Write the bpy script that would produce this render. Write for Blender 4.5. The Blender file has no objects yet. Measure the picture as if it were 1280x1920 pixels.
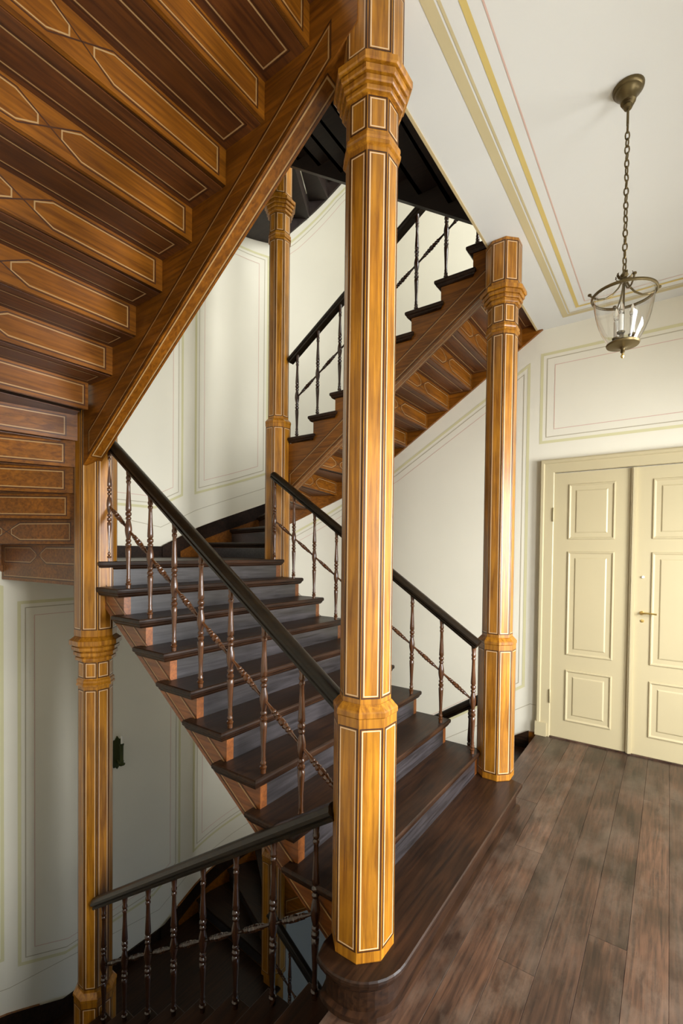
import bpy, bmesh, math, random
from mathutils import Vector, Matrix
random.seed(7)
S = bpy.context.scene
COL = S.collection
PI = math.pi

# ------------------------------------------------------------------ camera
cam = bpy.data.cameras.new('camera'); cam_o = bpy.data.objects.new('camera', cam); COL.objects.link(cam_o)
cam.sensor_width = 36; cam.sensor_fit = 'AUTO'
cam.lens = 866.9072 / 1920 * 36
cam.shift_y = (1049.82 - 960) / 1920
cam.clip_start = 0.05; cam.clip_end = 100
_y, _p, _r = math.radians(54.5926), math.radians(-1.0548), math.radians(.6431)
_f = Vector((math.sin(_y)*math.cos(_p), math.cos(_y)*math.cos(_p), math.sin(_p)))
_ri = Vector((math.cos(_y), -math.sin(_y), 0)); _up = _ri.cross(_f)
_r2 = _ri*math.cos(_r) + _up*math.sin(_r); _u2 = -_ri*math.sin(_r) + _up*math.cos(_r)
_m = Matrix(((_r2.x, _u2.x, -_f.x), (_r2.y, _u2.y, -_f.y), (_r2.z, _u2.z, -_f.z))).to_4x4()
_m.translation = Vector((-1.5653, -.9888, 1.7327))
cam_o.matrix_world = _m
S.camera = cam_o

# ------------------------------------------------------------------ world, lights, exposure
S.view_settings.view_transform = 'Standard'; S.view_settings.look = 'None'
S.view_settings.gamma = 1; S.view_settings.use_curve_mapping = False
S.view_settings.exposure = 0.0
w = bpy.data.worlds.new('sky'); S.world = w; w.use_nodes = True
w.node_tree.nodes['Background'].inputs[0].default_value = (.62, .74, 1, 1)
w.node_tree.nodes['Background'].inputs[1].default_value = 1.0

def window_light(x, z, wx, wz, power, col, y=-3.1, tilt=.40):
    l = bpy.data.lights.new('window_daylight', 'AREA'); l.shape = 'RECTANGLE'
    l.size = wx; l.size_y = wz; l.energy = power; l.color = col; l.spread = math.radians(150)
    o = bpy.data.objects.new('window_daylight', l); COL.objects.link(o)
    o.location = (x, y, z); o.rotation_euler = (PI/2 - tilt, 0, 0)     # shines towards +y
    return o
DAY = (.97, .985, 1.0)
BLU = (.55, .73, 1.0)
WINS = [(-.55, 1.75), (1.55, 1.75), (-.55, 1.75+4.14), (1.55, 1.75+4.14), (-.55, 1.75-4.14), (1.55, 1.75-4.14)]
PW = [160, 195, 110, 200, 11, 11]
for (x, z), p in zip(WINS, PW):
    window_light(x, z, 1.05, 1.9, p, DAY if z > 0 else BLU)

# ------------------------------------------------------------------ materials
def new_mat(name):
    m = bpy.data.materials.new(name); m.use_nodes = True
    nt = m.node_tree; b = nt.nodes['Principled BSDF']
    return m, nt, b

def wood(name, c1, c2, axis='x', rough=.35, grain=1.0, coat=.25, bump=.08, dark=None, blotch=.35, perobj=.0, spec=.5, worn=None):
    m, nt, b = new_mat(name); N = nt.nodes; L = nt.links
    tc = N.new('ShaderNodeTexCoord'); mp = N.new('ShaderNodeMapping')
    sc = {'x': (2, 34, 34), 'y': (34, 2, 34), 'z': (34, 34, 2)}[axis]
    mp.inputs['Scale'].default_value = sc
    if perobj:
        oi = N.new('ShaderNodeObjectInfo'); ad = N.new('ShaderNodeVectorMath'); ad.operation = 'ADD'
        sl = N.new('ShaderNodeVectorMath'); sl.operation = 'SCALE'; sl.inputs[0].default_value = (7, 13, 5)
        L.new(oi.outputs['Random'], sl.inputs['Scale']); L.new(tc.outputs['Object'], ad.inputs[0]); L.new(sl.outputs[0], ad.inputs[1])
        L.new(ad.outputs[0], mp.inputs['Vector']); src = ad.outputs[0]
    else:
        L.new(tc.outputs['Object'], mp.inputs['Vector']); src = tc.outputs['Object']
    n1 = N.new('ShaderNodeTexNoise'); n1.inputs['Scale'].default_value = 1.6*grain; n1.inputs['Detail'].default_value = 6; n1.inputs['Distortion'].default_value = .6
    L.new(mp.outputs[0], n1.inputs['Vector'])
    n2 = N.new('ShaderNodeTexNoise'); n2.inputs['Scale'].default_value = 3.1; n2.inputs['Detail'].default_value = 4
    L.new(src, n2.inputs['Vector'])
    r1 = N.new('ShaderNodeValToRGB'); r1.color_ramp.elements[0].position = .32; r1.color_ramp.elements[1].position = .68
    r1.color_ramp.elements[0].color = (*c1, 1); r1.color_ramp.elements[1].color = (*c2, 1)
    L.new(n1.outputs['Fac'], r1.inputs['Fac'])
    mx = N.new('ShaderNodeMix'); mx.data_type = 'RGBA'; mx.blend_type = 'MULTIPLY'; mx.inputs['Factor'].default_value = 1
    r2 = N.new('ShaderNodeValToRGB'); r2.color_ramp.elements[0].position = .35; r2.color_ramp.elements[1].position = .65
    d = 1 - blotch
    r2.color_ramp.elements[0].color = (d, d, d, 1); r2.color_ramp.elements[1].color = (1, 1, 1, 1)
    L.new(n2.outputs['Fac'], r2.inputs['Fac']); L.new(r1.outputs[0], mx.inputs['A']); L.new(r2.outputs[0], mx.inputs['B'])
    out = mx.outputs['Result']
    if dark:      # pores and small dark marks
        n3 = N.new('ShaderNodeTexNoise'); n3.inputs['Scale'].default_value = 9; n3.inputs['Detail'].default_value = 8; n3.inputs['Roughness'].default_value = .7
        L.new(mp.outputs[0], n3.inputs['Vector']); n3.inputs['Scale'].default_value = 5
        r3 = N.new('ShaderNodeValToRGB'); r3.color_ramp.elements[0].position = .30; r3.color_ramp.elements[1].position = .42
        r3.color_ramp.elements[0].color = (dark, dark, dark, 1); r3.color_ramp.elements[1].color = (1, 1, 1, 1)
        m3 = N.new('ShaderNodeMix'); m3.data_type = 'RGBA'; m3.blend_type = 'MULTIPLY'; m3.inputs['Factor'].default_value = 1
        L.new(n3.outputs['Fac'], r3.inputs['Fac']); L.new(out, m3.inputs['A']); L.new(r3.outputs[0], m3.inputs['B']); out = m3.outputs['Result']
    if worn:
        n4 = N.new('ShaderNodeTexNoise'); n4.inputs['Scale'].default_value = 2.2; n4.inputs['Detail'].default_value = 9; n4.inputs['Roughness'].default_value = .72
        m4 = N.new('ShaderNodeMapping'); m4.inputs['Scale'].default_value = (1, 2.2, 1); L.new(tc.outputs['Object'], m4.inputs['Vector']); L.new(m4.outputs[0], n4.inputs['Vector'])
        r4 = N.new('ShaderNodeValToRGB'); r4.color_ramp.elements[0].position = .46; r4.color_ramp.elements[1].position = .68
        r4.color_ramp.elements[0].color = (0, 0, 0, 1); r4.color_ramp.elements[1].color = (.6, .6, .6, 1); L.new(n4.outputs['Fac'], r4.inputs['Fac'])
        mw = N.new('ShaderNodeMix'); mw.data_type = 'RGBA'; L.new(r4.outputs[0], mw.inputs['Factor']); L.new(out, mw.inputs['A']); mw.inputs['B'].default_value = (*worn, 1); out = mw.outputs['Result']
    if perobj:
        hs = N.new('ShaderNodeHueSaturation'); ma = N.new('ShaderNodeMapRange')
        ma.inputs['To Min'].default_value = 1 - perobj; ma.inputs['To Max'].default_value = 1 + perobj
        L.new(oi.outputs['Random'], ma.inputs['Value']); L.new(ma.outputs[0], hs.inputs['Value']); L.new(out, hs.inputs['Color']); out = hs.outputs[0]
    L.new(out, b.inputs['Base Color'])
    rr = N.new('ShaderNodeMapRange'); rr.inputs['To Min'].default_value = rough*.75; rr.inputs['To Max'].default_value = rough*1.35
    L.new(n2.outputs['Fac'], rr.inputs['Value']); L.new(rr.outputs[0], b.inputs['Roughness'])
    b.inputs['Specular IOR Level'].default_value = spec
    b.inputs['Coat Weight'].default_value = coat; b.inputs['Coat Roughness'].default_value = .22
    bp = N.new('ShaderNodeBump'); bp.inputs['Strength'].default_value = bump; bp.inputs['Distance'].default_value = .004
    L.new(n1.outputs['Fac'], bp.inputs['Height']); L.new(bp.outputs[0], b.inputs['Normal'])
    return m

def plain(name, col, rough=.6, metal=0.0, bump=0, var=.0, coat=0):
    m, nt, b = new_mat(name); N = nt.nodes; L = nt.links
    b.inputs['Roughness'].default_value = rough; b.inputs['Metallic'].default_value = metal
    b.inputs['Coat Weight'].default_value = coat
    tc = N.new('ShaderNodeTexCoord'); n = N.new('ShaderNodeTexNoise'); n.inputs['Scale'].default_value = 1.3; n.inputs['Detail'].default_value = 5
    L.new(tc.outputs['Object'], n.inputs['Vector'])
    r = N.new('ShaderNodeValToRGB'); r.color_ramp.elements[0].position = .3; r.color_ramp.elements[1].position = .7
    r.color_ramp.elements[0].color = (*[c*(1-var) for c in col], 1); r.color_ramp.elements[1].color = (*col, 1)
    L.new(n.outputs['Fac'], r.inputs['Fac']); L.new(r.outputs[0], b.inputs['Base Color'])
    if bump:
        n2 = N.new('ShaderNodeTexNoise'); n2.inputs['Scale'].default_value = 60; L.new(tc.outputs['Object'], n2.inputs['Vector'])
        bp = N.new('ShaderNodeBump'); bp.inputs['Strength'].default_value = bump; bp.inputs['Distance'].default_value = .003
        L.new(n2.outputs['Fac'], bp.inputs['Height']); L.new(bp.outputs[0], b.inputs['Normal'])
    return m

HON1, HON2 = (.25, .085, .004), (.55, .230, .014)
M = dict(
    col=wood('honey_oak_upright', HON1, HON2, 'z', .34, dark=.6),
    sofx=wood('honey_oak_across', (.135, .040, .002), (.28, .094, .005), 'x', .36, dark=.55, coat=.12, spec=.38),
    sofd=wood('shaded_oak_underside', (.060, .016, .003), (.145, .044, .006), 'x', .4, dark=.6, coat=.1),  # honey oak darkened: shade under the treads painted into its colour
    sofy=wood('honey_oak_along', (.135, .040, .002), (.28, .094, .005), 'y', .36, dark=.55, coat=.12, spec=.38),
    trx=wood('dark_tread_across', (.014, .006, .003), (.045, .018, .007), 'x', .40, dark=.5, blotch=.5, coat=.08, spec=.22),
    tre=wood('dark_tread_radial', (.012, .006, .003), (.035, .016, .007), 'y', .42, blotch=.5, coat=.0, spec=.22),
    ris=wood('dark_riser', (.014, .011, .011), (.052, .045, .048), 'x', .34, blotch=.45, coat=.45, bump=.04),
    str=wood('red_brown_string', (.17, .048, .008), (.32, .10, .018), 'y', .36, dark=.6),
    rail=wood('blackened_handrail', (.008, .005, .002), (.022, .012, .004), 'y', .36, coat=.1, spec=.35),
    bal=wood('turned_walnut', (.055, .018, .005), (.15, .052, .014), 'z', .24, coat=.45),
    balk=wood('shaded_walnut', (.018, .006, .003), (.055, .020, .007), 'z', .22, coat=.5),
    floor=wood('old_oak_floor', (.030, .014, .008), (.100, .047, .025), 'x', .40, grain=1.3, dark=.4, blotch=.65, perobj=.26, coat=.1, worn=(.125, .088, .062)),
    wall=plain('cream_plaster', (.81, .77, .63), .75, bump=.05, var=.05),
    ceil=plain('white_plaster', (.72, .71, .65), .8, bump=.05, var=.04),
    olive=plain('olive_paint_line', (.66, .62, .36), .7),
    sand=plain('sand_paint_line', (.56, .47, .26), .7),
    gold=plain('ochre_paint_line', (.62, .47, .15), .7),
    thin=plain('thin_grey_olive_line', (.48, .43, .30), .7),
    pink=plain('pink_paint_line', (.66, .45, .36), .7),
    cinlay=plain('bright_maple_inlay', (.66, .46, .27), .35, coat=.3),
    inlay=plain('pale_maple_inlay', (.38, .235, .10), .35, coat=.3),
    groove=plain('dark_inlay', (.045, .014, .004), .4),
    door=plain('khaki_door_paint', (.51, .435, .26), .42, var=.04, bump=.02),
    brass=plain('brass', (.80, .60, .22), .28, 1),
    steel=plain('door_hinge_paint', (.46, .40, .23), .4),
    bronze=plain('aged_bronze', (.17, .125, .055), .42, .85, var=.3),
    verd=plain('green_bronze', (.055, .065, .015), .45, .5, var=.3),
    white=plain('white_enamel', (.85, .85, .82), .35),
    candle=plain('candle_tube', (.84, .82, .74), .45),
    edge=plain('tan_edge_paint', (.52, .40, .20), .6),
    stone=plain('grey_stone', (.3, .3, .3), .7, var=.2),
)
m, nt, b = new_mat('clear_glass')
b.inputs['Base Color'].default_value = (1, 1, 1, 1); b.inputs['Roughness'].default_value = .02
b.inputs['Transmission Weight'].default_value = 1; b.inputs['IOR'].default_value = 1.45
M['glass'] = m
m, nt, b = new_mat('window_glass')
mixn = nt.nodes.new('ShaderNodeMixShader'); tr = nt.nodes.new('ShaderNodeBsdfTransparent'); gl = nt.nodes.new('ShaderNodeBsdfGlossy')
gl.inputs['Roughness'].default_value = .02; mixn.inputs[0].default_value = .08
nt.links.new(tr.outputs[0], mixn.inputs[1]); nt.links.new(gl.outputs[0], mixn.inputs[2])
nt.links.new(mixn.outputs[0], nt.nodes['Material Output'].inputs[0]); M['pane'] = m

# ------------------------------------------------------------------ mesh helpers
class MB:
    def __init__(s): s.v = []; s.f = []
    def add(s, vs, fs):
        k = len(s.v); s.v += [tuple(v) for v in vs]; s.f += [tuple(i + k for i in f) for f in fs]; return s
    def box(s, a, b):
        x0, y0, z0 = a; x1, y1, z1 = b
        return s.add([(x0,y0,z0),(x1,y0,z0),(x1,y1,z0),(x0,y1,z0),(x0,y0,z1),(x1,y0,z1),(x1,y1,z1),(x0,y1,z1)],
                     [(0,3,2,1),(4,5,6,7),(0,1,5,4),(1,2,6,5),(2,3,7,6),(3,0,4,7)])
    def prism(s, base, top):            # two matching rings of 3D points
        n = len(base)
        return s.add(list(base) + list(top), [tuple(range(n))[::-1], tuple(range(n, 2*n))] + [(i, (i+1) % n, (i+1) % n + n, i + n) for i in range(n)])
    def stack(s, rings):                # several matching rings, capped
        n = len(rings[0]); vs = [p for r in rings for p in r]; fs = [tuple(range(n))[::-1], tuple(range((len(rings)-1)*n, len(rings)*n))]
        for k in range(len(rings)-1):
            fs += [(k*n+i, k*n+(i+1) % n, (k+1)*n+(i+1) % n, (k+1)*n+i) for i in range(n)]
        return s.add(vs, fs)
    def lathe(s, prof, n=12, o=(0,0,0), ax=None, rot=0.0, k=1.0):   # prof: (h, r); ax: direction of h
        a = Vector(ax or (0,0,1)).normalized(); q = a.to_track_quat('Z', 'Y'); o = Vector(o); rings = []
        for h, r in prof:
            rings.append([o + q @ Vector((r*k*math.cos(2*PI*i/n+rot), r*k*math.sin(2*PI*i/n+rot), h)) for i in range(n)])
        return s.stack(rings)
    def sweep(s, prof, pts, up=Vector((0,0,1)), caps=True):   # prof 2D closed (side, up) along polyline
        pts = [Vector(p) for p in pts]; rings = []
        for i, p in enumerate(pts):
            d = (pts[min(i+1, len(pts)-1)] - pts[max(i-1, 0)]).normalized()
            side = d.cross(up).normalized(); u = side.cross(d)
            rings.append([p + side*a + u*b for a, b in prof])
        return s.stack(rings)
    def tube(s, pts, r, n=8):
        return s.sweep([(r*math.cos(2*PI*i/n), r*math.sin(2*PI*i/n)) for i in range(n)], pts)
    def build(s, name, mat, parent=None, mx=False, smooth=False, loc=None):
        v = [(1.74 - a, b, c) for a, b, c in s.v] if mx else s.v
        base = Vector(loc) if loc is not None else (wloc(parent) if parent is not None else Vector((0,0,0)))
        me = bpy.data.meshes.new(name); me.from_pydata([(a-base.x, b-base.y, c-base.z) for a, b, c in v], [], s.f); me.update()
        bm = bmesh.new(); bm.from_mesh(me); bmesh.ops.recalc_face_normals(bm, faces=bm.faces)
        if smooth:
            for f in bm.faces: f.smooth = True
            for e in bm.edges:
                if len(e.link_faces) == 2 and e.calc_face_angle(0) > .7: e.smooth = False
        bm.to_mesh(me); bm.free()
        me.materials.append(mat)
        o = bpy.data.objects.new(name, me); COL.objects.link(o)
        if parent is not None: o.parent = parent
        if loc is not None: o.location = Vector(loc) - (wloc(parent) if parent is not None else Vector((0,0,0)))
        return o
def wloc(o):
    v = Vector((0,0,0))
    while o is not None: v += o.location; o = o.parent
    return v
def thing(name, label, cat, loc=(0,0,0), group=None):
    o = bpy.data.objects.new(name, None); COL.objects.link(o); o.location = loc; o.empty_display_size = .1
    o['label'] = label; o['category'] = cat
    if group: o['group'] = group
    return o
def struct(o): o['kind'] = 'structure'; return o
def kids(o): return [c for c in bpy.data.objects if c.parent == o]
def copy_tree(o, dz, label=None, parent=None):
    c = o.copy(); COL.objects.link(c)
    if parent is not None: c.parent = parent
    else:
        c.location = Vector(o.location) + Vector((0, 0, dz))
        if label: c['label'] = label
    for k in kids(o): copy_tree(k, 0, None, c)
    return c

def inset(poly, d):      # inward offset for CCW polygons (mitred)
    n = len(poly); out = []
    area = sum(poly[i][0]*poly[(i+1) % n][1] - poly[(i+1) % n][0]*poly[i][1] for i in range(n))
    sg = 1 if area > 0 else -1
    for i in range(n):
        a = Vector(poly[i-1]); p = Vector(poly[i]); c = Vector(poly[(i+1) % n])
        d1 = (p-a).normalized(); d2 = (c-p).normalized()
        n1 = Vector((-d1.y, d1.x))*sg; n2 = Vector((-d2.y, d2.x))*sg
        b = (n1+n2); k = max(b.length_squared/2, .35)
        q = p + b*(d/k); out.append((q.x, q.y))
    return out
def ribbon(mb, pts, wd, fn, closed=True, sub=None):     # flat line of width wd on the surface fn(u, v)
    if sub:
        q = []; n = len(pts)
        for i in range(n if closed else n-1):
            a, b = pts[i], pts[(i+1) % n]; k = max(1, int(math.hypot(b[0]-a[0], b[1]-a[1])/sub))
            q += [(a[0]+(b[0]-a[0])*j/k, a[1]+(b[1]-a[1])*j/k) for j in range(k)]
        if not closed: q.append(pts[-1])
        pts = q
    n = len(pts); L = []; R = []
    for i in range(n):
        p = Vector(pts[i])
        a = Vector(pts[i-1]) if (closed or i > 0) else None; c = Vector(pts[(i+1) % n]) if (closed or i < n-1) else None
        d1 = (p-a).normalized() if a is not None else (c-p).normalized(); d2 = (c-p).normalized() if c is not None else d1
        n1 = Vector((-d1.y, d1.x)); n2 = Vector((-d2.y, d2.x)); bb = n1+n2
        if bb.length < 1e-4: bb = n1*2
        k = max(bb.length_squared/2, .5); o = bb*(wd/2/k)
        L.append(fn(*(p+o))); R.append(fn(*(p-o)))
    m = n if closed else n-1
    mb.add(L+R, [(i, (i+1) % n, (i+1) % n + n, i+n) for i in range(m)])
    return mb
def frame_pair(parent, poly, fn, mx=False, wl=.006, gap=.010, wdk=.006, lightp=True, names=('inlay', 'inlay')):
    a = MB(); ribbon(a, poly, wl, fn); a.build('inlay', M['inlay'], parent, mx)
    b_ = MB(); ribbon(b_, inset(poly, -gap), wdk, fn); g = b_.build('dark_inlay', M['groove'], parent, mx)

def slab(mb, poly, z, t=.040, cove=True):   # moulded tread: rounded nosing with a cove below
    def ring(i, dz): return [(x, y, z+dz) for x, y in inset(poly, i)]
    rings = [ring(.007, 0), ring(.0015, -.005), ring(0, -.014), ring(.0015, -.026), ring(.007, -.032)]
    if cove: rings += [ring(.010, -.034), ring(.012, -.042), ring(.020, -.052), ring(.026, -.055)]
    mb.stack(rings[::-1]); return mb

# ------------------------------------------------------------------ geometry of the stair
W, DL, H, HU = 1.74, 2.132, 4.14, 3.974     # H: down to the storey below, HU: up to the next
R1 = .165; R2 = .166
XW, XL, YB, RC = 3.17, -1.43, 3.45, 1.4
CYC = 2.05
def zlev(n): return n*R1 if n <= 10 else 1.65 + (n-10)*R2
def y1(n): return .318 + (n-3)*.2405 if n > 1 else -.2        # nosing lines of the middle flight
def y2(n): return .276 + (24-n)*.2475                         # nosing lines of the side flights
ANG = {11: 86, 12: 68, 13: 53, 14: 39, 15: 26, 16: 12, 17: 0}
LQ = CYC + RC*PI/2
LT = 2*LQ + 1.8
def wallp(s, z, off=0):         # point on the stair wall; s runs from the door wall round to the left wall
    if s <= CYC: return (XW-off, s, z)
    if s <= LQ:
        a = (s-CYC)/RC; return (1.77+(RC-off)*math.cos(a), CYC+(RC-off)*math.sin(a), z)
    if s <= LQ+1.8: return (1.77-(s-LQ), YB-off, z)
    if s <= LT-CYC:
        a = PI/2+(s-LQ-1.8)/RC; return (-.03+(RC-off)*math.cos(a), CYC+(RC-off)*math.sin(a), z)
    return (XL+off, LT-s, z)

# ------------------------------------------------------------------ setting: walls, slabs
def wall_strip(name, s0, s1, z0, z1, step=.09):
    mb = MB(); n = max(1, int((s1-s0)/step)) if s1 > CYC and s0 < LT-CYC else 1
    ss = [s0+(s1-s0)*i/n for i in range(n+1)]
    inn = [wallp(s, 0, 0) for s in ss]; out = [wallp(s, 0, -.15) for s in ss]
    ring = inn + out[::-1]
    mb.prism([(x, y, z0) for x, y, _ in ring], [(x, y, z1) for x, y, _ in ring])
    return struct(mb.build(name, M['wall'], None, smooth=True))
Z0, Z1 = -4.45, 8.3
wall_right = wall_strip('wall_right', -3.2, CYC, Z0, Z1)
wall_back = wall_strip('wall_back', CYC, LT-CYC, Z0, Z1)
wall_left = wall_strip('wall_left', LT-CYC, LT, Z0, Z1)
XLL = -2.6
struct(MB().box((XLL, 0, Z0), (XL-.15, .15, Z1)).build('wall_back', M['wall']))
struct(MB().box((XLL-.15, -3.2, Z0), (XLL, .15, Z1)).build('wall_left', M['wall']))
# front wall with real window openings, one row per storey
YF = -3.2
fw = MB(); cols = [(-1.1, 0.0), (1.0, 2.1)]
def fbox(x0, x1, z0, z1): fw.box((x0, YF-.3, z0), (x1, YF, z1))
xs = [XLL-.15, -1.1, 0.0, 1.0, 2.1, XW+.15]
for i in (0, 2, 4): fbox(xs[i], xs[i+1], Z0, Z1)
for i in (1, 3):
    zz = [Z0] + [v for k in (-1, 0, 1) for v in (k*H+.75, k*H+2.75)] + [Z1]
    for j in range(0, len(zz), 2): fbox(xs[i], xs[i+1], zz[j], zz[j+1])
struct(fw.build('wall_front', M['wall']))
wn = 0
for k in (0, 1, -1):
    for x0, x1 in cols:
        wn += 1
        z0, z1 = k*H+.75, k*H+2.75
        f = MB(); t = .05
        f.box((x0, YF-.2, z0), (x0+t, YF-.12, z1)).box((x1-t, YF-.2, z0), (x1, YF-.12, z1))
        f.box((x0+t, YF-.2, z0), (x1-t, YF-.12, z0+t)).box((x0+t, YF-.2, z1-t), (x1-t, YF-.12, z1))
        xm = (x0+x1)/2; f.box((xm-.03, YF-.2, z0+t), (xm+.03, YF-.12, z1-t)).box((x0+t, YF-.19, z0+1.3), (x1-t, YF-.13, z0+1.36))
        fo = struct(f.build('window_%d' % wn, M['white']))
        MB().box((x0+t, YF-.165, z0+t), (x1-t, YF-.16, z1-t)).build('pane', M['pane'], fo)
        MB().box((x0-.04, YF-.12, z0-.04), (x1+.04, YF+.06, z0)).build('window_sill', M['white'], fo)

# slabs: this landing, the landing above (= ceiling), the lowest floor, the roof
struct(MB().box((XLL-.1, YF-.1, -.27), (XW+.1, .0, -.03)).build('landing_slab', M['ceil'])).name = 'floor'
ceiling = struct(MB().box((XLL-.1, YF-.1, 3.867), (XW+.1, .085, HU)).build('ceiling', M['ceil']))
MB().box((XLL-.05, .085, 3.862), (XW-.002, .10, 3.965)).build('edge_board', M['edge'], ceiling)
struct(MB().box((XLL-.1, YF-.1, -H-.2), (XW+.1, YB+.1, -H)).build('floor', M['stone']))
struct(MB().box((XLL-.1, YF-.1, Z1), (XW+.1, YB+.15, Z1+.15)).build('ceiling', M['ceil']))

# landing floorboards, each its own board
floor = bpy.data.objects['floor']
wdt = .1495; yy = .029; row = 0
while yy > YF + .02:
    y0 = max(yy - wdt, YF + .005)
    x = XLL + .005 + (-1.3 - .0 if False else 0)
    cuts = [XLL+.005]; off = [.9, 1.9, 1.35, .6, 2.2][row % 5] + random.uniform(-.15, .15)
    xx = XLL + off
    while xx < XW-.5: cuts.append(xx); xx += random.choice([2.6, 3.1, 3.6]) + random.uniform(-.1, .1)
    cuts.append(XW-.003)
    for a, c in zip(cuts, cuts[1:]):
        dz = random.uniform(-.0012, .0)
        poly = [(a+.0004, y0+.0004), (c-.0004, y0+.0004), (c-.0004, yy-.0004), (a+.0004, yy-.0004)]
        o = MB().stack([[(px, py, -.03) for px, py in poly], [(px, py, dz-.0015) for px, py in poly], [(px, py, dz) for px, py in inset(poly, .001)]]).build('floorboard', M['floor'], floor)
    yy = y0; row += 1

# ------------------------------------------------------------------ painted lines on the plaster
def wfn(off): return lambda s, z: wallp(s, z, off)
def painted_panel(poly, wall_of, outer='olive'):
    a = MB(); ribbon(a, inset(poly, .0), .026, wfn(.0016), True, .09); a.build('painted_band', M[outer], wall_of)
    a = MB(); ribbon(a, inset(poly, .046), .008, wfn(.0015), True, .09); a.build('painted_line', M['thin'], wall_of)
    a = MB(); ribbon(a, inset(poly, .115), .0055, wfn(.0014), True, .09); a.build('painted_line', M['pink'], wall_of)
def shift(poly, dz): return [(a, c+dz) for a, c in poly]
P2 = [(.165, .43), (2.05, -.81), (2.7, -1.16), (3.19, -1.38), (3.19, 1.84), (3.018, 1.934), (2.328, 2.322), (1.633, 2.66), (.165, 3.56)]
P3 = [(.165, 4.57), (2.05, 3.33), (2.7, 2.98), (3.19, 2.76), (3.19, 5.50), (3.03, 5.62), (2.494, 6.11), (.165, 7.7)]
P7 = [(3.325, -1.44), (3.764, -1.60), (4.238, -1.76), (4.238, 1.42), (3.764, 1.58), (3.325, 1.76)]
P5 = [(3.325, 2.70), (3.764, 2.54), (4.238, 2.38), (4.238, 5.40), (3.70, 5.42), (3.325, 5.38)]
P4 = [(4.415, 2.34), (4.748, 2.175), (5.63, 2.175), (5.995, 2.34), (5.995, 5.40), (4.415, 5.40)]
P6 = [(4.43, -1.80), (4.748, -1.965), (5.63, -1.965), (5.995, -1.81), (5.995, 1.272), (4.43, 1.272)]
P8 = [(6.12, -1.68), (6.9, -1.42), (6.9, 1.65), (6.12, 1.41)]
P9 = [(6.12, 2.42), (6.9, 2.72), (6.9, 5.4), (6.12, 5.4)]
painted_panel(P2, wall_right); painted_panel(P3, wall_right)
for p in (P7, P5, P4, P6, P8, P9): painted_panel(p, wall_back)
painted_panel([(-1.53, 2.797), (.046, 2.797), (.046, 3.63), (-1.53, 3.63)], wall_right)
SK = [(-.1, .005), (.1, .01), (2.05, -1.19), (3.349, -1.83), (4.229, -2.16), (4.677, -2.375), (5.63, -2.375)]
for dz in (0, H):
    a = MB(); ribbon(a, [(s, z+dz+.205+(.05 if s < 1 else 0)) for s, z in SK[:-1]] + [(LT-s, z+dz+.205) for s, z in SK[::-1][1:]][1:], .006, wfn(.0014), False, .09)
    a.build('painted_line', M['thin'], wall_back)
def cfn(x, y): return (x, y, 3.8655)
for y, wd_, mt in ((-.178, .046, 'sand'), (-.216, .012, 'sand'), (-.292, .026, 'gold'), (-.357, .007, 'pink')):
    xx = 2.99 + (-.178 - y)*-1.0
    a = MB(); ribbon(a, [(XLL+.2, y), (2.995-(-.178-y), y), (2.995-(-.178-y), YF+.2)], wd_, cfn, False); a.build('painted_line', M[mt], ceiling)

# ------------------------------------------------------------------ columns
K8 = 1/math.cos(PI/8)
def octo(cx, cy, prof): return MB().lathe([(z, r) for z, r in prof], 8, (cx, cy, 0), None, PI/8, K8)
def face_inlays(cx, cy, z0, z1, r, parent, m=.013, mz=.03):
    hw = r*math.tan(PI/8); li = MB(); dk = MB()
    for k in range(8):
        a = k*PI/4; n = Vector((math.cos(a), math.sin(a), 0)); t = Vector((-n.y, n.x, 0)); c = Vector((cx, cy, 0))
        fn = lambda u, v: tuple(c + n*(r+.0008) + t*u + Vector((0, 0, v)))
        q = hw-m; poly = [(-q, z0+mz), (q, z0+mz), (q, z1-mz), (-q, z1-mz)]
        ribbon(li, poly, .0046, fn); ribbon(dk, inset(poly, -.0075), .0055, fn)
    li.build('inlay', M['cinlay'], parent); dk.build('dark_inlay', M['groove'], parent)
RS, RP, RB = .096, .118, .112
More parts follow.
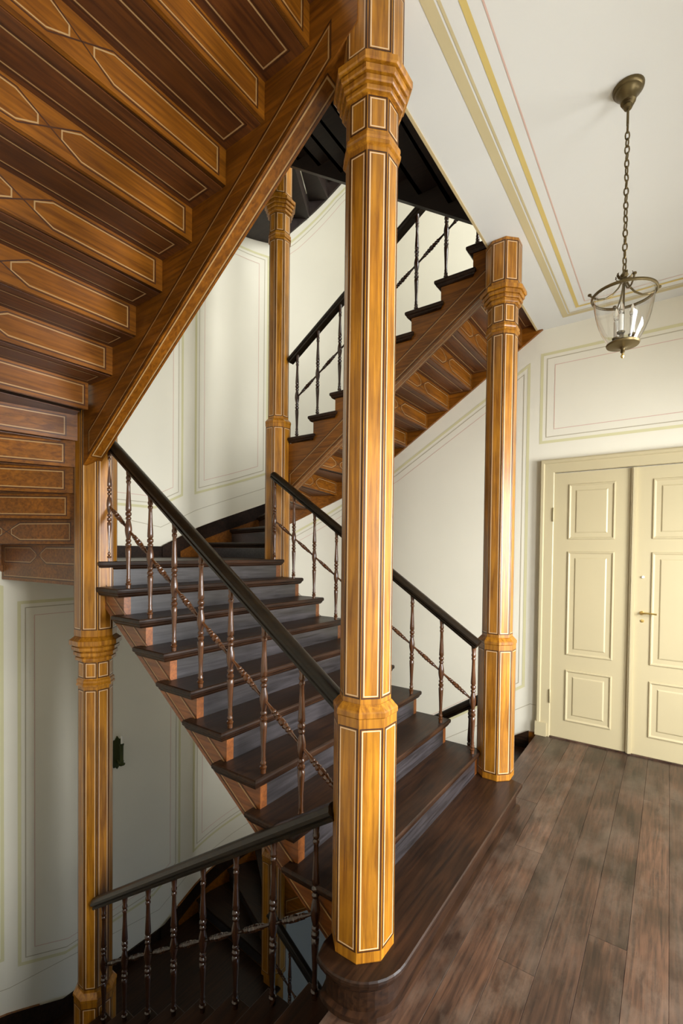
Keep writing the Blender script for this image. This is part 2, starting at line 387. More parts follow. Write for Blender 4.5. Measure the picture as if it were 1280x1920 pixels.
def column_parts(t, cx, cy, zp0, zch, zr, zc0, zc1, zblk, ped=True):
    # pedestal
    if zp0 is not None:
        p = octo(cx, cy, [(zp0, RP-.002), (zp0+.004, RP), (zch-.05, RP), (zch-.045, RP+.004), (zch-.028, RP+.004), (zch-.022, RP), (zch, RS+.003)]).build('pedestal', M['col'], t)
        face_inlays(cx, cy, zp0+.02, zch-.06, RP, p, .014, .035)
    z0 = zch
    s_ = octo(cx, cy, [(z0-.001, RS), (zr, RS)]).build('shaft', M['col'], t); face_inlays(cx, cy, z0, zr, RS, s_)
    octo(cx, cy, [(zr, RS), (zr+.004, RS+.010), (zr+.016, RS+.011), (zr+.022, RS+.005), (zr+.03, RS+.009), (zr+.042, RS+.008), (zr+.05, RS)]).build('ring_moulding', M['col'], t)
    n_ = octo(cx, cy, [(zr+.05, RS), (zc0, RS)]).build('neck', M['col'], t); face_inlays(cx, cy, zr+.05, zc0, RS, n_, .013, .018)
    h = zc1-zc0
    cp = [(0, RS), (.0, RS+.013), (.03, RS+.016), (.13, RS+.016), (.17, RS+.008), (.20, RS+.009), (.205, RS+.022), (.24, RS+.026), (.36, RS+.026), (.39, RS+.017), (.42, RS+.018),
          (.425, RS+.031), (.46, RS+.036), (.58, RS+.037), (.61, RS+.028), (.64, RS+.029), (.645, RS+.044), (.68, RS+.049), (.85, RS+.049), (.88, RS+.040), (.985, RB+.005), (1, RB)]
    octo(cx, cy, [(zc0+u*h, r) for u, r in cp]).build('capital', M['col'], t)
    if zblk:
        q = octo(cx, cy, [(zc1, RB), (zblk, RB)]).build('upper_block', M['col'], t); face_inlays(cx, cy, zc1, zblk, RB, q, .013, .03)
for (cx, lab) in ((0, 'thick honey-brown octagonal wooden column standing nearest, on the rounded bottom step'), (W, 'octagonal wooden column at the right end of the bottom step, before the cream wall')):
    t = thing('wooden_column', lab, 'column', (cx, 0, R1))
    column_parts(t, cx, 0, R1, 1.15, 3.250, 3.438, 3.56, 3.866)
t = thing('wooden_column', 'octagonal wooden column seen beyond the nearest one, at the right of the top steps', 'column', (W, DL, -H))
def lower_column(t, cx):
    q = octo(cx, DL, [(-H-.0+.0, RS), (-2.4, RS)]).build('shaft', M['col'], t)
    column_parts(t, cx, DL, -2.4, -1.19, .83, 1.0, 1.16, None)
lower_column(t, W)
column_parts(t, W, DL, 1.16, 2.99, 4.69, 4.925, 5.07, 5.548)
t = thing('wooden_column', 'octagonal wooden column at the left, running down past a round capital to the stairs below', 'column', (0, DL, -H))
lower_column(t, 0)
column_parts(t, 0, DL, 1.16, 2.99, 4.69, 4.925, 5.07, 5.548)

# ------------------------------------------------------------------ middle flight
XS0, XS1 = 0.0, 1.665        # outer faces of its two strings
def flight_frames(t, fn_top, lines, mx=False): pass
def central_flight(z, label, first=True):
    t = thing('stair_flight', label, 'stairs', (W/2, .8, 0))
    if first:
        # bullnose bottom step with its swept riser
        arc = [(.2*math.cos(math.radians(a)), .2*math.sin(math.radians(a))) for a in range(150, 271, 10)]
        poly = arc + [(1.70, -.2), (1.742, -.08), (1.742, .12), (-.10, .12)]
        slab(MB(), poly, R1).build('tread', M['trx'], t)
        pi_ = inset(poly, .035)
        MB().stack([[(x, y, .0) for x, y in inset(poly, .012)], [(x, y, .018) for x, y in inset(poly, .014)], [(x, y, .024) for x, y in pi_], [(x, y, .115) for x, y in pi_]]).build('riser', M['trx'], t)
    for n in range(2, 11):
        zt = n*R1; ya = y1(n); yb = y1(n+1) if n < 10 else None
        # riser below the nosing
        zb = (n-1)*R1 if not (n == 2) else R1
        MB().box((XS0+.045, ya+.026, zb-.03 if n > 2 else zb), (XS1-.045, ya+.046, zt-.040)).build('riser', M['ris'], t)
        if n < 10:
            e = .058; yn = y1(n+1)+.03
            poly = [(XS0-e, ya), (XS1+e-.02, ya), (XS1+e-.02, yn+.045), (XS1, yn+.045), (XS1, yn+.012), (XS0, yn+.012), (XS0, yn+.045), (XS0-e, yn+.045)]
            slab(MB(), poly, zt).build('tread', M['trx'], t)
    # strings: saw-tooth top, raking foot
    zb_ = lambda y: 1.236 - .715*(1.815-y)
    for (xa, xb, face, nm) in ((XS0, XS0+.045, -1, 'l'), (XS1-.045, XS1, 1, 'r')):
        pts = []
        for n in range(2, 11):
            ya = y1(n)+.026; pts.append((ya, max((n-1)*R1-.056, zb_(ya)+.02) if n > 2 else .12)); pts.append((ya, n*R1-.056))
        pts += [(2.07, 10*R1-.056), (2.07, zb_(2.02)), (.104+.10, zb_(.204)), (.104, zb_(.104)+.0)]
        mb = MB(); mb.prism([(xa, y, zz) for y, zz in pts], [(xb, y, zz) for y, zz in pts]); s_ = mb.build('string_board', M['str'], t)
        xx = xa-.001 if face < 0 else xb+.001
        fn = lambda u, v, xx=xx: (xx, u, v)
        fr = [(.14, zb_(.14)+.026), (1.99, zb_(1.99)+.026), (1.99, zb_(1.99)+.115), (.14, zb_(.14)+.115)]
        a = MB(); ribbon(a, fr, .0065, fn); a.build('inlay', M['inlay'], s_)
        a = MB(); ribbon(a, inset(fr, -.010), .005, fn); a.build('dark_inlay', M['groove'], s_)
        fnb = lambda u, v: (v, u, zb_(u)-.001)
        a = MB(); ribbon(a, [(.14, xa+.010), (1.99, xa+.010), (1.99, xb-.010), (.14, xb-.010)], .004, fnb); a.build('inlay', M['inlay'], s_)
    return t
cf = central_flight(0, 'broad dark flight of steps rising from the landing between the four columns')

# half landing behind it
def landing_poly(off=0.0):
    c = (W, DL); d = (math.cos(math.radians(ANG[11])), math.sin(math.radians(ANG[11])))
    Lr = (YB-.003-DL)/d[1]
    pr_ = (W + d[0]*Lr, YB-.003)
    return [(XS0-.05, y1(10)), (XS1+.04, y1(10)), (XS1+.04, DL-.05), (W, DL), pr_, (1.74-pr_[0], pr_[1]), (0, DL), (XS0-.05, DL-.05)]
def half_landing(label):
    t = thing('half_landing', label, 'landing', (W/2, 2.8, 1.48))
    lp = landing_poly(); slab(MB(), lp, 1.65).build('landing_floor', M['trx'], t)
    ip = inset(lp, .03)
    MB().prism([(x, y, 1.49) for x, y in ip], [(x, y, 1.596) for x, y in ip]).build('landing_frame', M['sofx'], t)
    for sgn in (0, 1):
        c = Vector((W, DL, 0)); d = Vector((math.cos(math.radians(ANG[11])), math.sin(math.radians(ANG[11])), 0)); nn = Vector((d.y, -d.x, 0))
        mb = MB(); p0 = c + d*.1 - nn*.012; p1 = c + d*1.31 - nn*.012
        mb.prism([tuple(p + nn*o_ + Vector((0, 0, 1.475))) for p, o_ in ((p0, 0), (p1, 0), (p1, .022), (p0, .022))],
                 [tuple(p + nn*o_ + Vector((0, 0, 1.64))) for p, o_ in ((p0, 0), (p1, 0), (p1, .022), (p0, .022))])
        f_ = mb.build('fascia_board', M['sofx'], t, mx=bool(sgn))
        fn = lambda u, v: tuple(c + d*u + nn*.0115 + Vector((0, 0, v)))
        frame_pair(f_, [(.15, 1.51), (1.27, 1.51), (1.27, 1.615), (.15, 1.615)], fn, mx=bool(sgn), wl=.005)
    mb = MB(); a = [wallp(s, 0, 0.003) for s in (4.30, LT-4.30)]; b_ = [wallp(s, 0, .022) for s in (4.30, LT-4.30)]
    mb.prism([(a[0][0], a[0][1], 1.651), (a[1][0], a[1][1], 1.651), (b_[1][0], b_[1][1], 1.651), (b_[0][0], b_[0][1], 1.651)],
             [(a[0][0], a[0][1], 1.765), (a[1][0], a[1][1], 1.765), (b_[1][0], b_[1][1], 1.765), (b_[0][0], b_[0][1], 1.765)])
    mb.build('skirting_board', M['tre'], t)
    return t
hl = half_landing('half landing at the head of the broad flight, before the curved cream wall')

# ------------------------------------------------------------------ side flights (built on the right, mirrored for the left)
XA0, XA1 = 1.764, 1.856
XOUT = XW - .03
def zb2(y): return 3.60 - .700*(y-.15)
def riser_pattern(par, fn, u0, u1, v0, v1, mx, X=True):
    um = (u0+u1)/2; vm = (v0+v1)/2; li = MB(); dk = MB()
    if not X or u1-u0 < .5 or v1-v0 < .05:
        fr = [(u0, v0), (u1, v0), (u1, v1), (u0, v1)]
        ribbon(li, fr, .0055, fn); ribbon(dk, inset(fr, -.009), .0055, fn)
    else:
        g, c = .030, .085; h = (v1-v0)*.16
        for sg in (-1, 1):
            ue = u0 if sg < 0 else u1
            fr = [(ue, v0), (um+sg*(g+c), v0), (um+sg*(g+.012), vm-h), (um+sg*(g+.012), vm+h), (um+sg*(g+c), v1), (ue, v1)]
            if sg > 0: fr = fr[::-1]
            ribbon(li, fr, .0055, fn)
        e = .009
        for sa in (1, -1):
            ribbon(dk, [(um-(g+c)+.004, vm-sa*(vm-v0+e)), (um, vm), (um+(g+c)-.004, vm+sa*(vm-v0+e))], .0055, fn, False)
        ribbon(dk, [(um-(g+c)+.004, v0-e), (u0-e, v0-e), (u0-e, v1+e), (um-(g+c)+.004, v1+e)], .0055, fn, False)
        ribbon(dk, [(um+(g+c)-.004, v0-e), (u1+e, v0-e), (u1+e, v1+e), (um+(g+c)-.004, v1+e)], .0055, fn, False)
    li.build('inlay', M['inlay'], par, mx); dk.build('dark_inlay', M['groove'], par, mx)
def wall_ray(a):      # distance from the column centre to the stair wall in direction a
    d = Vector((math.cos(a), math.sin(a)))
    # arc about (1.77, 2.05)
    c = Vector((W-1.77, DL-CYC)); bq = d.dot(c); cc = c.length_squared-RC*RC
    t = -bq + math.sqrt(bq*bq-cc)
    if DL + d.y*t < CYC: t = (XW-W)/d.x
    return t - .004
def arm(mx, label):
    t = thing('stair_flight', label, 'stairs', ((W/2+1.6 if not mx else W/2-1.6), 1.0, 1.65))
    C0 = Vector((W, DL))
    # straight steps
    for n in range(17, 25):
        zt = zlev(n); ya = y2(n); yn = y2(n+1)
        poly = [(XA0-.026, ya), (XA0-.026, yn-.075), (XA0, yn-.075), (XA0, yn-.042), (XOUT, yn-.042), (XOUT, ya)]
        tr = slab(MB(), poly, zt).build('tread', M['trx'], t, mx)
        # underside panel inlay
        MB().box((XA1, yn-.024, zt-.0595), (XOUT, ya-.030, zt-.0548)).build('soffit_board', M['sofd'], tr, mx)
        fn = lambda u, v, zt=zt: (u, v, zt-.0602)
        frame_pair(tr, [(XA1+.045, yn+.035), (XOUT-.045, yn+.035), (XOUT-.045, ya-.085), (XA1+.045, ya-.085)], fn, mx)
    for n in range(17, 25):
        zt = zlev(n); ya = y2(n)
        zlo = zlev(n-1)-.055; zhi = zt-.040
        rr = MB().box((XA1-.01 if n > 17 else XA1+.02, ya-.048, zlo), (XOUT, ya-.026, zhi)).build('riser', M['sofx'], t, mx)
        fn = lambda u, v, yy=ya-.0487: (u, yy, v)
        riser_pattern(rr, fn, XA1+.05, XOUT-.05, zlo+.030, zlo+.137, mx)
        MB().box((XA1-.01 if n > 17 else XA1+.02, ya-.026, zlo+.057), (XOUT, ya-.0245, zhi)).build('riser_face', M['ris'], t, mx)
    # winders
    for n in range(11, 17):
        zt = zlev(n); a0 = math.radians(ANG[n]); a1 = math.radians(ANG[n+1])
        k = 5; arc = []
        for i in range(k+1):
            a = a0+(a1-a0)*i/k; r_ = wall_ray(a) - .03; arc.append((W+math.cos(a)*r_, DL+math.sin(a)*r_))
        n0 = Vector((-math.sin(a0), math.cos(a0)))*.03
        f0 = (arc[0][0]+n0.x, arc[0][1]+n0.y)
        if n == 11: f0 = (arc[0][0]+n0.x, min(arc[0][1]+n0.y, YB-.02))
        poly = [(W+math.cos(a0)*.10+n0.x, DL+math.sin(a0)*.10+n0.y), f0] + arc[1:] + [(W+math.cos(a1)*.10, DL+math.sin(a1)*.10)]
        if n == 16:
            poly = poly[:-2] + [(XOUT, DL-.12), (W+.13, DL-.12)]
        poly = poly[::-1]
        tr = slab(MB(), poly, zt).build('tread', M['tre'], t, mx)
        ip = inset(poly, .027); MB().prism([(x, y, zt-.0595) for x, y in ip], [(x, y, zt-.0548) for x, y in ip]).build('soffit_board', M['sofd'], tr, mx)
        fn = lambda u, v, zt=zt: (u, v, zt-.0602)
        rI, rO = .42, 1.22
        q = lambda a, r: (W+math.cos(a)*r, DL+math.sin(a)*r)
        da = math.radians(3.2)
        if n < 16: frame_pair(tr, [q(a1+da*1.6, rI), q(a1+da*.7, rO), q(a0-da*1.0, rO), q(a0-da*3.0, rI)], fn, mx)
    for n in range(11, 18):
        zt = zlev(n)
        if n == 17: continue
        a = math.radians(ANG[n]); d = Vector((math.cos(a), math.sin(a), 0)); nn = Vector((d.y, -d.x, 0)); c = Vector((W, DL, 0)); r1_ = wall_ray(a)-.03
        zlo = zlev(n-1)-.055; zhi = zt-.040
        mb = MB(); pp = [c+d*.11-nn*.0, c+d*r1_-nn*.0]
        ring = [pp[0], pp[1], pp[1]+nn*.022, pp[0]+nn*.022]
        mb.prism([tuple(p+Vector((0,0,zlo))) for p in ring], [tuple(p+Vector((0,0,zhi))) for p in ring])
        rr = mb.build('riser', M['sofx'], t, mx)
        fn = lambda u, v, c=c, d=d, nn=nn: tuple(c+d*u+nn*.0227+Vector((0,0,v)))
        riser_pattern(rr, fn, .19, r1_-.06, zlo+.030, zlo+.137, mx)
        mb = MB(); ring = [pp[0]-nn*.0015, pp[1]-nn*.0015, pp[1], pp[0]]
        mb.prism([tuple(p+Vector((0,0,zlo+.057))) for p in ring], [tuple(p+Vector((0,0,zhi))) for p in ring]); mb.build('riser_face', M['ris'], t, mx)
    # well string
    pts = [(2.06, zb2(2.06)), (2.06, zlev(17)-.056)]
    for n in range(17, 25):
        yn = y2(n+1)-.048 if n < 24 else -.002
        pts += [(yn, zlev(n)-.056)]
        if n < 24: pts += [(yn, zlev(n+1)-.056)]
    pts += [(-.002, zb2(-.002)), ]
    s_ = MB().prism([(XA0, y, z) for y, z in pts], [(XA1, y, z) for y, z in pts]).build('string_board', M['sofy'], t, mx)
    fr = [(.13, zb2(.13)+.03), (1.99, zb2(1.99)+.03), (1.99, zb2(1.99)+.150), (.13, zb2(.13)+.150)]
    for xx in (XA0-.001, XA1+.001):
        fn = lambda u, v, xx=xx: (xx, u, v)
        frame_pair(s_, fr, fn, mx)
    fnb = lambda u, v: (v, u, zb2(u)-.001)
    frame_pair(s_, [(.15, XA0+.020), (1.98, XA0+.020), (1.98, XA1-.018), (.15, XA1-.018)], fnb, mx, gap=.007, wdk=.003)
    # wall string, following the curved wall down to the half landing
    bot = [(.002, 3.893), (2.05, 2.555), (2.293, 2.42), (2.646, 2.261), (2.985, 2.09), (3.7, 1.80), (4.24, 1.50), (4.50, 1.48)]
    top = [(.002, 4.139), (.1, 4.139), (2.05, 2.95), (3.349, 2.31), (4.229, 1.98), (4.50, 1.85)]
    def li_(P, s):
        for (a, c), (b2, d2) in zip(P, P[1:]):
            if s <= b2+1e-9: return c+(d2-c)*(s-a)/(b2-a)
        return P[-1][1]
    ss = sorted(set([.002, .1] + [CYC] + [CYC+.08*i for i in range(1, 31)]))
    ss = [s for s in ss if s <= 4.46]
    vb = MB(); rings = []
    for s in ss:
        rings.append([wallp(s, li_(bot, s), .002), wallp(s, li_(top, s), .002), wallp(s, li_(top, s), .030), wallp(s, li_(bot, s), .030)])
    vb.stack(rings); vb.build('wall_string', M['sofy'], t, mx)
    rings = [[wallp(s, li_(top, s)-.09, .031), wallp(s, li_(top, s)-.001, .031), wallp(s, li_(top, s)+.012, .026), wallp(s, li_(top, s)+.012, .003), wallp(s, li_(top, s)+.001, .003), wallp(s, li_(top, s)+.001, .0305)] for s in ss if s > .05]
    return t
ra = arm(False, 'right-hand flight climbing along the cream wall, its inlaid underside showing')
la = arm(True, 'flight overhead at upper left, its underside of inlaid wooden panels')

# dark cap board (skirting above the treads) along the wall of a side flight
def cap_board(t, mx):
    top = [(.1, 4.150), (2.05, 2.952), (3.349, 2.312), (4.229, 1.982), (4.677, 1.768)]
    rings = []
    s = .1; ss = [.1, CYC] + [CYC+.08*i for i in range(1, 31)]
    ss = [q for q in ss if q < 4.45] + [4.449, 4.6769]
    for s in ss:
        for (a, c), (b2, d2) in zip(top, top[1:]):
            if s <= b2+1e-9: z = c+(d2-c)*(s-a)/(b2-a); break
        rings.append([wallp(s, z-.16, .0305), wallp(s, z, .0305), wallp(s, z+.004, .034), wallp(s, z-.16, .034)])
    MB().stack(rings).build('skirting_board', M['tre'], t, mx)
cap_board(ra, False); cap_board(la, True)

# ------------------------------------------------------------------ balustrades
def baluster_profile(h):
    P = [(0, .0135), (.03, .0135), (.035, .017), (.045, .0175), (.052, .011), (.062, .0145), (.075, .0145), (.085, .0105), (.10, .013), (.115, .0105),
         (.20, .0125), (.30, .0165), (.335, .0175), (.345, .0115), (.355, .018), (.372, .018), (.382, .011), (.395, .0165), (.405, .0165), (.415, .012),
         (.455, .0185), (.48, .021), (.505, .021), (.53, .0185), (.57, .012), (.58, .0165), (.59, .0165), (.60, .011), (.612, .018), (.630, .018), (.640, .0115),
         (.65, .0170), (.68, .0165), (.80, .0118), (.87, .0105), (.88, .0145), (.892, .0145), (.90, .0105), (.912, .015), (.925, .015), (.935, .012), (1.0, .0175)]
    return [(u*h, r) for u, r in P]
def rod_profile(L):
    P = [(0, .007), (.10, .0075), (.22, .010), (.24, .0135), (.27, .0135), (.285, .010), (.31, .014), (.34, .014), (.355, .011), (.40, .0155), (.42, .0165), (.44, .011),
         (.46, .0165), (.54, .0165), (.56, .011), (.58, .0165), (.60, .0155), (.645, .011), (.66, .014), (.69, .014), (.715, .010), (.73, .0135), (.76, .0135), (.78, .010), (.90, .0075), (1, .007)]
    return [(u*L, r) for u, r in P]
RAILP = [(-.030, -.030), (.030, -.030), (.032, -.018), (.026, -.012), (.037, -.004), (.038, .010), (.030, .018), (.026, .026), (.012, .034), (-.012, .034), (-.026, .026), (-.030, .018), (-.038, .010), (-.037, -.004), (-.026, -.012), (-.032, -.018)]
def railing(label, pts, x, zr, ya, yb, mat='bal'):
    """pts: (y, tread height) of each baluster, in order; zr(y): centre line of the handrail"""
    y0, z0 = pts[0]
    t = thing('stair_railing', label, 'railing', (x, y0, z0), 'turned wooden stair railings')
    MB().sweep(RAILP, [(x, ya, zr(ya)), (x, yb, zr(yb))]).build('handrail', M['rail'], t, smooth=True)
    h = [zr(y)-.030-z for y, z in pts]; hm = sum(h)/len(h)
    me = None; mids = []
    for (y, z), hh in zip(pts, h):
        if me is None:
            o = MB().lathe(baluster_profile(hm+.004), 10, (x, y, z-.002)).build('baluster', M[mat], t, smooth=True, loc=(x, y, z-.002)); me = o
        else:
            o = me.copy(); COL.objects.link(o); o.location = Vector((x, y, z-.002)) - wloc(t)
            o.scale = (1, 1, hh/hm)
        mids.append(Vector((x, y, z+hh*.492)))
    rod = None
    ext = [mids[0] + (mids[0]-mids[1])*.0] + mids[1:]
    for a, b_ in zip(ext, ext[1:]):
        d = b_-a; L_ = d.length
        if rod is None:
            rod = MB().lathe(rod_profile(L_-.030), 8, a + d.normalized()*.015, d).build('middle_rod', M[mat], t, smooth=True, loc=tuple(a)); rl = L_; rd = d.normalized()
        else:
            o = rod.copy(); COL.objects.link(o); o.location = a - wloc(t)
    return t
def rod_tail(t, a, b_):
    a = Vector(a); b_ = Vector(b_); d = b_-a
    MB().lathe(rod_profile(d.length-.02), 8, a + d.normalized()*.012, d).build('middle_rod', M['bal'], t, smooth=True)
zl = lambda y: .995 + .7125*y
zr_ = lambda y: 1.036 + .685*y
za = lambda y: 3.555 + (2.028-y)*.655
LB = [(.115 + (n-2)*.2385, n*R1) for n in range(2, 11)]
lr = railing('long turned railing on the left of the broad dark flight, up from the nearest column', LB, .026, zl, .10, 2.02)
rr_ = railing('turned railing on the far right side of the broad dark flight', LB, 1.59, zr_, .085, 2.045)
AB = [(y2(n)-.075, zlev(n)) for n in range(24, 16, -1)]
AB[0] = (.205, zlev(24))
ar = railing('turned railing of the right-hand flight climbing towards the ceiling', AB, 1.787, za, .11, 2.03, 'balk')

# ------------------------------------------------------------------ the storey below: the same stair again
copy_tree(cf, -H, 'broad flight of the storey below, glimpsed under the bottom step')
copy_tree(hl, -H, 'half landing of the storey below, in deep shade at the bottom')
copy_tree(ra, -H, 'right-hand flight coming up from below behind the right column, mostly hidden')
copy_tree(la, -H, 'dark flight coming up from below, at the bottom left of the picture')
for f_ in [o for o in bpy.data.objects if o.parent is None and o.name in ('stair_flight.004', 'stair_flight.005')]:
    m_ = f_.location.x < .8
    MB().box((XA1+.001, -.024, -.222), (XOUT, .003, -.031)).build('riser', M['sofx'], f_, mx=m_)
    MB().box((XA0-.01, .0035, -.21), (XOUT, .006, -.031)).build('riser_face', M['ris'], f_, mx=m_)
copy_tree(rr_, -H, 'black railing of the storey below, glimpsed beside the rounded bottom step')
lrl = copy_tree(ar, -H, 'short piece of dark railing from below, just left of the right column')
# lower left railing: mirrored position of the arm railing
lx = 1.74 - 1.787
ll = copy_tree(ar, -H, 'dark railing descending leftwards from the nearest column over the dark stair below')
ll.location.x = lx

# ------------------------------------------------------------------ the storey above: middle flight and its landing, seen from below
M['shade'] = wood('dark_stained_soffit', (.012, .005, .003), (.024, .010, .005), 'y', .6, coat=.0)  # unlit look of the storey above, put into the wood colour
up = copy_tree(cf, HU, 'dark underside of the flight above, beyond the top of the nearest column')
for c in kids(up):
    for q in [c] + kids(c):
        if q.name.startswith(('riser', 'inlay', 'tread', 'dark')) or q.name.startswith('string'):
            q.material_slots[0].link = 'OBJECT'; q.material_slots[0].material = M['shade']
up2 = thing('half_landing', 'dark underside of the half landing above the far column', 'landing', (W/2, 2.8, 5.5))
lp = [(XS0, 2.0), (XS1, 2.0), (XS1, DL-.05), (W+.05, DL-.05)] + [wallp(CYC+RC*math.radians(a), 0, .004)[:2] for a in range(46, 90, 4)] + [wallp(s, 0, .004)[:2] for s in (LQ, LQ+1.8)] + [wallp(LQ+1.8+RC*math.radians(a), 0, .004)[:2] for a in range(4, 49, 4)] + [(-.05, DL-.05), (0, DL-.05)]
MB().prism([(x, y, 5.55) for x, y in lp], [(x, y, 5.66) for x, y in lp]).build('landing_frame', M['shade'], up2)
# side flights above, seen only as dark undersides: boards following the wall and steps between them
for mx in (False, True):
    t = thing('stair_flight', ('dark underside of the upper right-hand flight, between the far column and the nearest one' if not mx else 'dark underside of the upper left-hand flight behind the far column capital'), 'stairs', ((2.4, 2.2, 5.6) if not mx else (-.66, 2.2, 5.6)))
    bot = [(1.2, 7.3), (2.05, 6.55), (2.516, 6.179), (3.052, 5.717), (3.2, 5.56)]
    def bz(s_):
        for (a, c), (b2, d2) in zip(bot, bot[1:]):
            if s_ <= b2+1e-9: return c+(d2-c)*(s_-a)/(b2-a)
        return bot[-1][1]
    ss = [1.2, 1.6, 2.05] + [2.05+.115*i for i in range(1, 11)]
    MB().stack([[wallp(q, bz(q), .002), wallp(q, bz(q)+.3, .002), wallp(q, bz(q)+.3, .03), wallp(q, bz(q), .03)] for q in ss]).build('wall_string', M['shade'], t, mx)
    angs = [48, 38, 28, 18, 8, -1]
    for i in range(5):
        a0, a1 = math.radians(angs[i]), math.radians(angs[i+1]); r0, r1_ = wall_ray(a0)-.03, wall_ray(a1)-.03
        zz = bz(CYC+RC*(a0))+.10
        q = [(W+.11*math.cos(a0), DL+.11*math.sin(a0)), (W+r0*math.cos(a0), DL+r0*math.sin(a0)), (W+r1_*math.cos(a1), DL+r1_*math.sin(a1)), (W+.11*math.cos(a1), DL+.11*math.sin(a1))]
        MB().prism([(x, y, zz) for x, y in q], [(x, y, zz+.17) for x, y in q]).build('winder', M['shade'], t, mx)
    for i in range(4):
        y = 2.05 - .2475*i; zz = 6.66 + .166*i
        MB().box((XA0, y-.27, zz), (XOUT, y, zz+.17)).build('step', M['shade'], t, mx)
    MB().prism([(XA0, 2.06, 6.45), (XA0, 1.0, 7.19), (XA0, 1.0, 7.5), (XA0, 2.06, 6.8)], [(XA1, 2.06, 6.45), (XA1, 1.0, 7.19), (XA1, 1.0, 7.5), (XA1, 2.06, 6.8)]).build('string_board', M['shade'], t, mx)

# ------------------------------------------------------------------ double door
dr = struct(MB().box((3.140, -.7170, .012), (3.168, -.0900, 2.482)).build('door_1', M['door']))
dr2 = struct(MB().box((3.140, -1.358, .012), (3.168, -.7250, 2.482)).build('door_2', M['door']))
def door_panel(par, ya, yb, za_, zb__):
    # raised field inside a sunk moulding, on the face x = 3.140
    o = [(ya, za_), (yb, za_), (yb, zb__), (ya, zb__)]
    def ring(i, x): return [(x, y, z) for y, z in inset(o, i)]
    mb = MB(); rings = [ring(0, 3.1405), ring(.004, 3.131), ring(.012, 3.130), ring(.020, 3.137), ring(.026, 3.1385), ring(.058, 3.1385), ring(.068, 3.133), ring(.072, 3.1325)]
    mb.stack(rings); mb.build('door_panel', M['door'], par)
for par, ya, yb in ((dr, -.588, -.212), (dr2, -1.236, -.860)):
    for z0, z1 in ((.180, .658), (.795, 1.756), (1.866, 2.376)): door_panel(par, ya, yb, z0, z1)
MB().box((3.118, -.742, .012), (3.1395, -.705, 2.482)).box((3.110, -.730, .012), (3.118, -.717, 2.482)).build('meeting_strip', M['door'], dr2)
# casing
cs = MB()
prof = [(0, 3.168), (0, 3.120), (.012, 3.112), (.034, 3.112), (.042, 3.124), (.118, 3.126), (.125, 3.132), (.127, 3.168)]   # u inwards, x
def casing(u): # outline at inset u
    return [(.036-u, .0), (.036-u, 2.618-u), (-1.484+u, 2.618-u), (-1.484+u, .0)]
cs_rings = [[(x, y, z) for y, z in casing(u)] for u, x in prof]
vs = [p for r in cs_rings for p in r]; fs = []
n_ = len(prof)
for i in range(n_):
    j = (i+1) % n_
    for k in range(3): fs.append((i*4+k, i*4+k+1, j*4+k+1, j*4+k))
cs.add(vs, fs + [tuple(i*4 for i in range(n_)), tuple(i*4+3 for i in range(n_))])
tr1 = struct(cs.build('trim_1', M['door']))
MB().box((3.106, -.062, 0), (3.169, .040, .13)).build('plinth_block', M['door'], tr1)
MB().box((3.128, -1.362, 0.0), (3.169, -.086, .011)).build('threshold', M['floor'], tr1)
for z in (2.10, .39):
    MB().lathe([(-.065, .004), (-.06, .008), (.06, .008), (.065, .004)], 10, (3.122, -.086, z)).build('hinge', M['steel'], dr, smooth=True)
h = MB(); h.lathe([(0, .017), (.004, .017), (.006, .009), (.035, .008)], 12, (3.140, -.80, 1.235), (-1, 0, 0))
h.tube([(3.105, -.797, 1.235), (3.100, -.82, 1.237), (3.100, -.86, 1.238), (3.102, -.905, 1.233)], .0075)
h.build('door_handle', M['brass'], dr2, smooth=True)
MB().lathe([(0, .014), (.004, .013), (.005, .004)], 12, (3.140, -.803, 1.167), (-1, 0, 0)).build('keyhole_plate', M['brass'], dr2)
MB().lathe([(0, .012), (.005, .011), (.012, .008)], 12, (3.140, -.801, 1.542), (-1, 0, 0)).build('bell_button', M['white'], dr2)

# ------------------------------------------------------------------ hanging lantern
LX, LY = .937, -.79
ln = thing('hanging_lantern', 'bronze and clear glass lantern hanging on a chain before the ceiling corner', 'lamp', (LX, LY, 2.66))
MB().lathe([(3.866-(3.866-a)*.58, r_*.70) for a, r_ in [(3.7, .010), (3.705, .022), (3.725, .030), (3.733, .026), (3.740, .037), (3.748, .032), (3.756, .044), (3.79, .050), (3.81, .064), (3.825, .076), (3.835, .078), (3.842, .086), (3.852, .090), (3.866, .092)]], 28, (LX, LY, 0)).build('canopy', M['bronze'], ln, smooth=True)
MB().lathe([(3.695, .0045), (3.70, .0055), (3.772, .0055)], 10, (LX, LY, 0)).build('rod', M['bronze'], ln, smooth=True)
def ring_pts(rx, rz, n=12): return [(rx*math.cos(2*PI*i/n), rz*math.sin(2*PI*i/n)) for i in range(n)]
link = None; z = 3.683; nl = 0
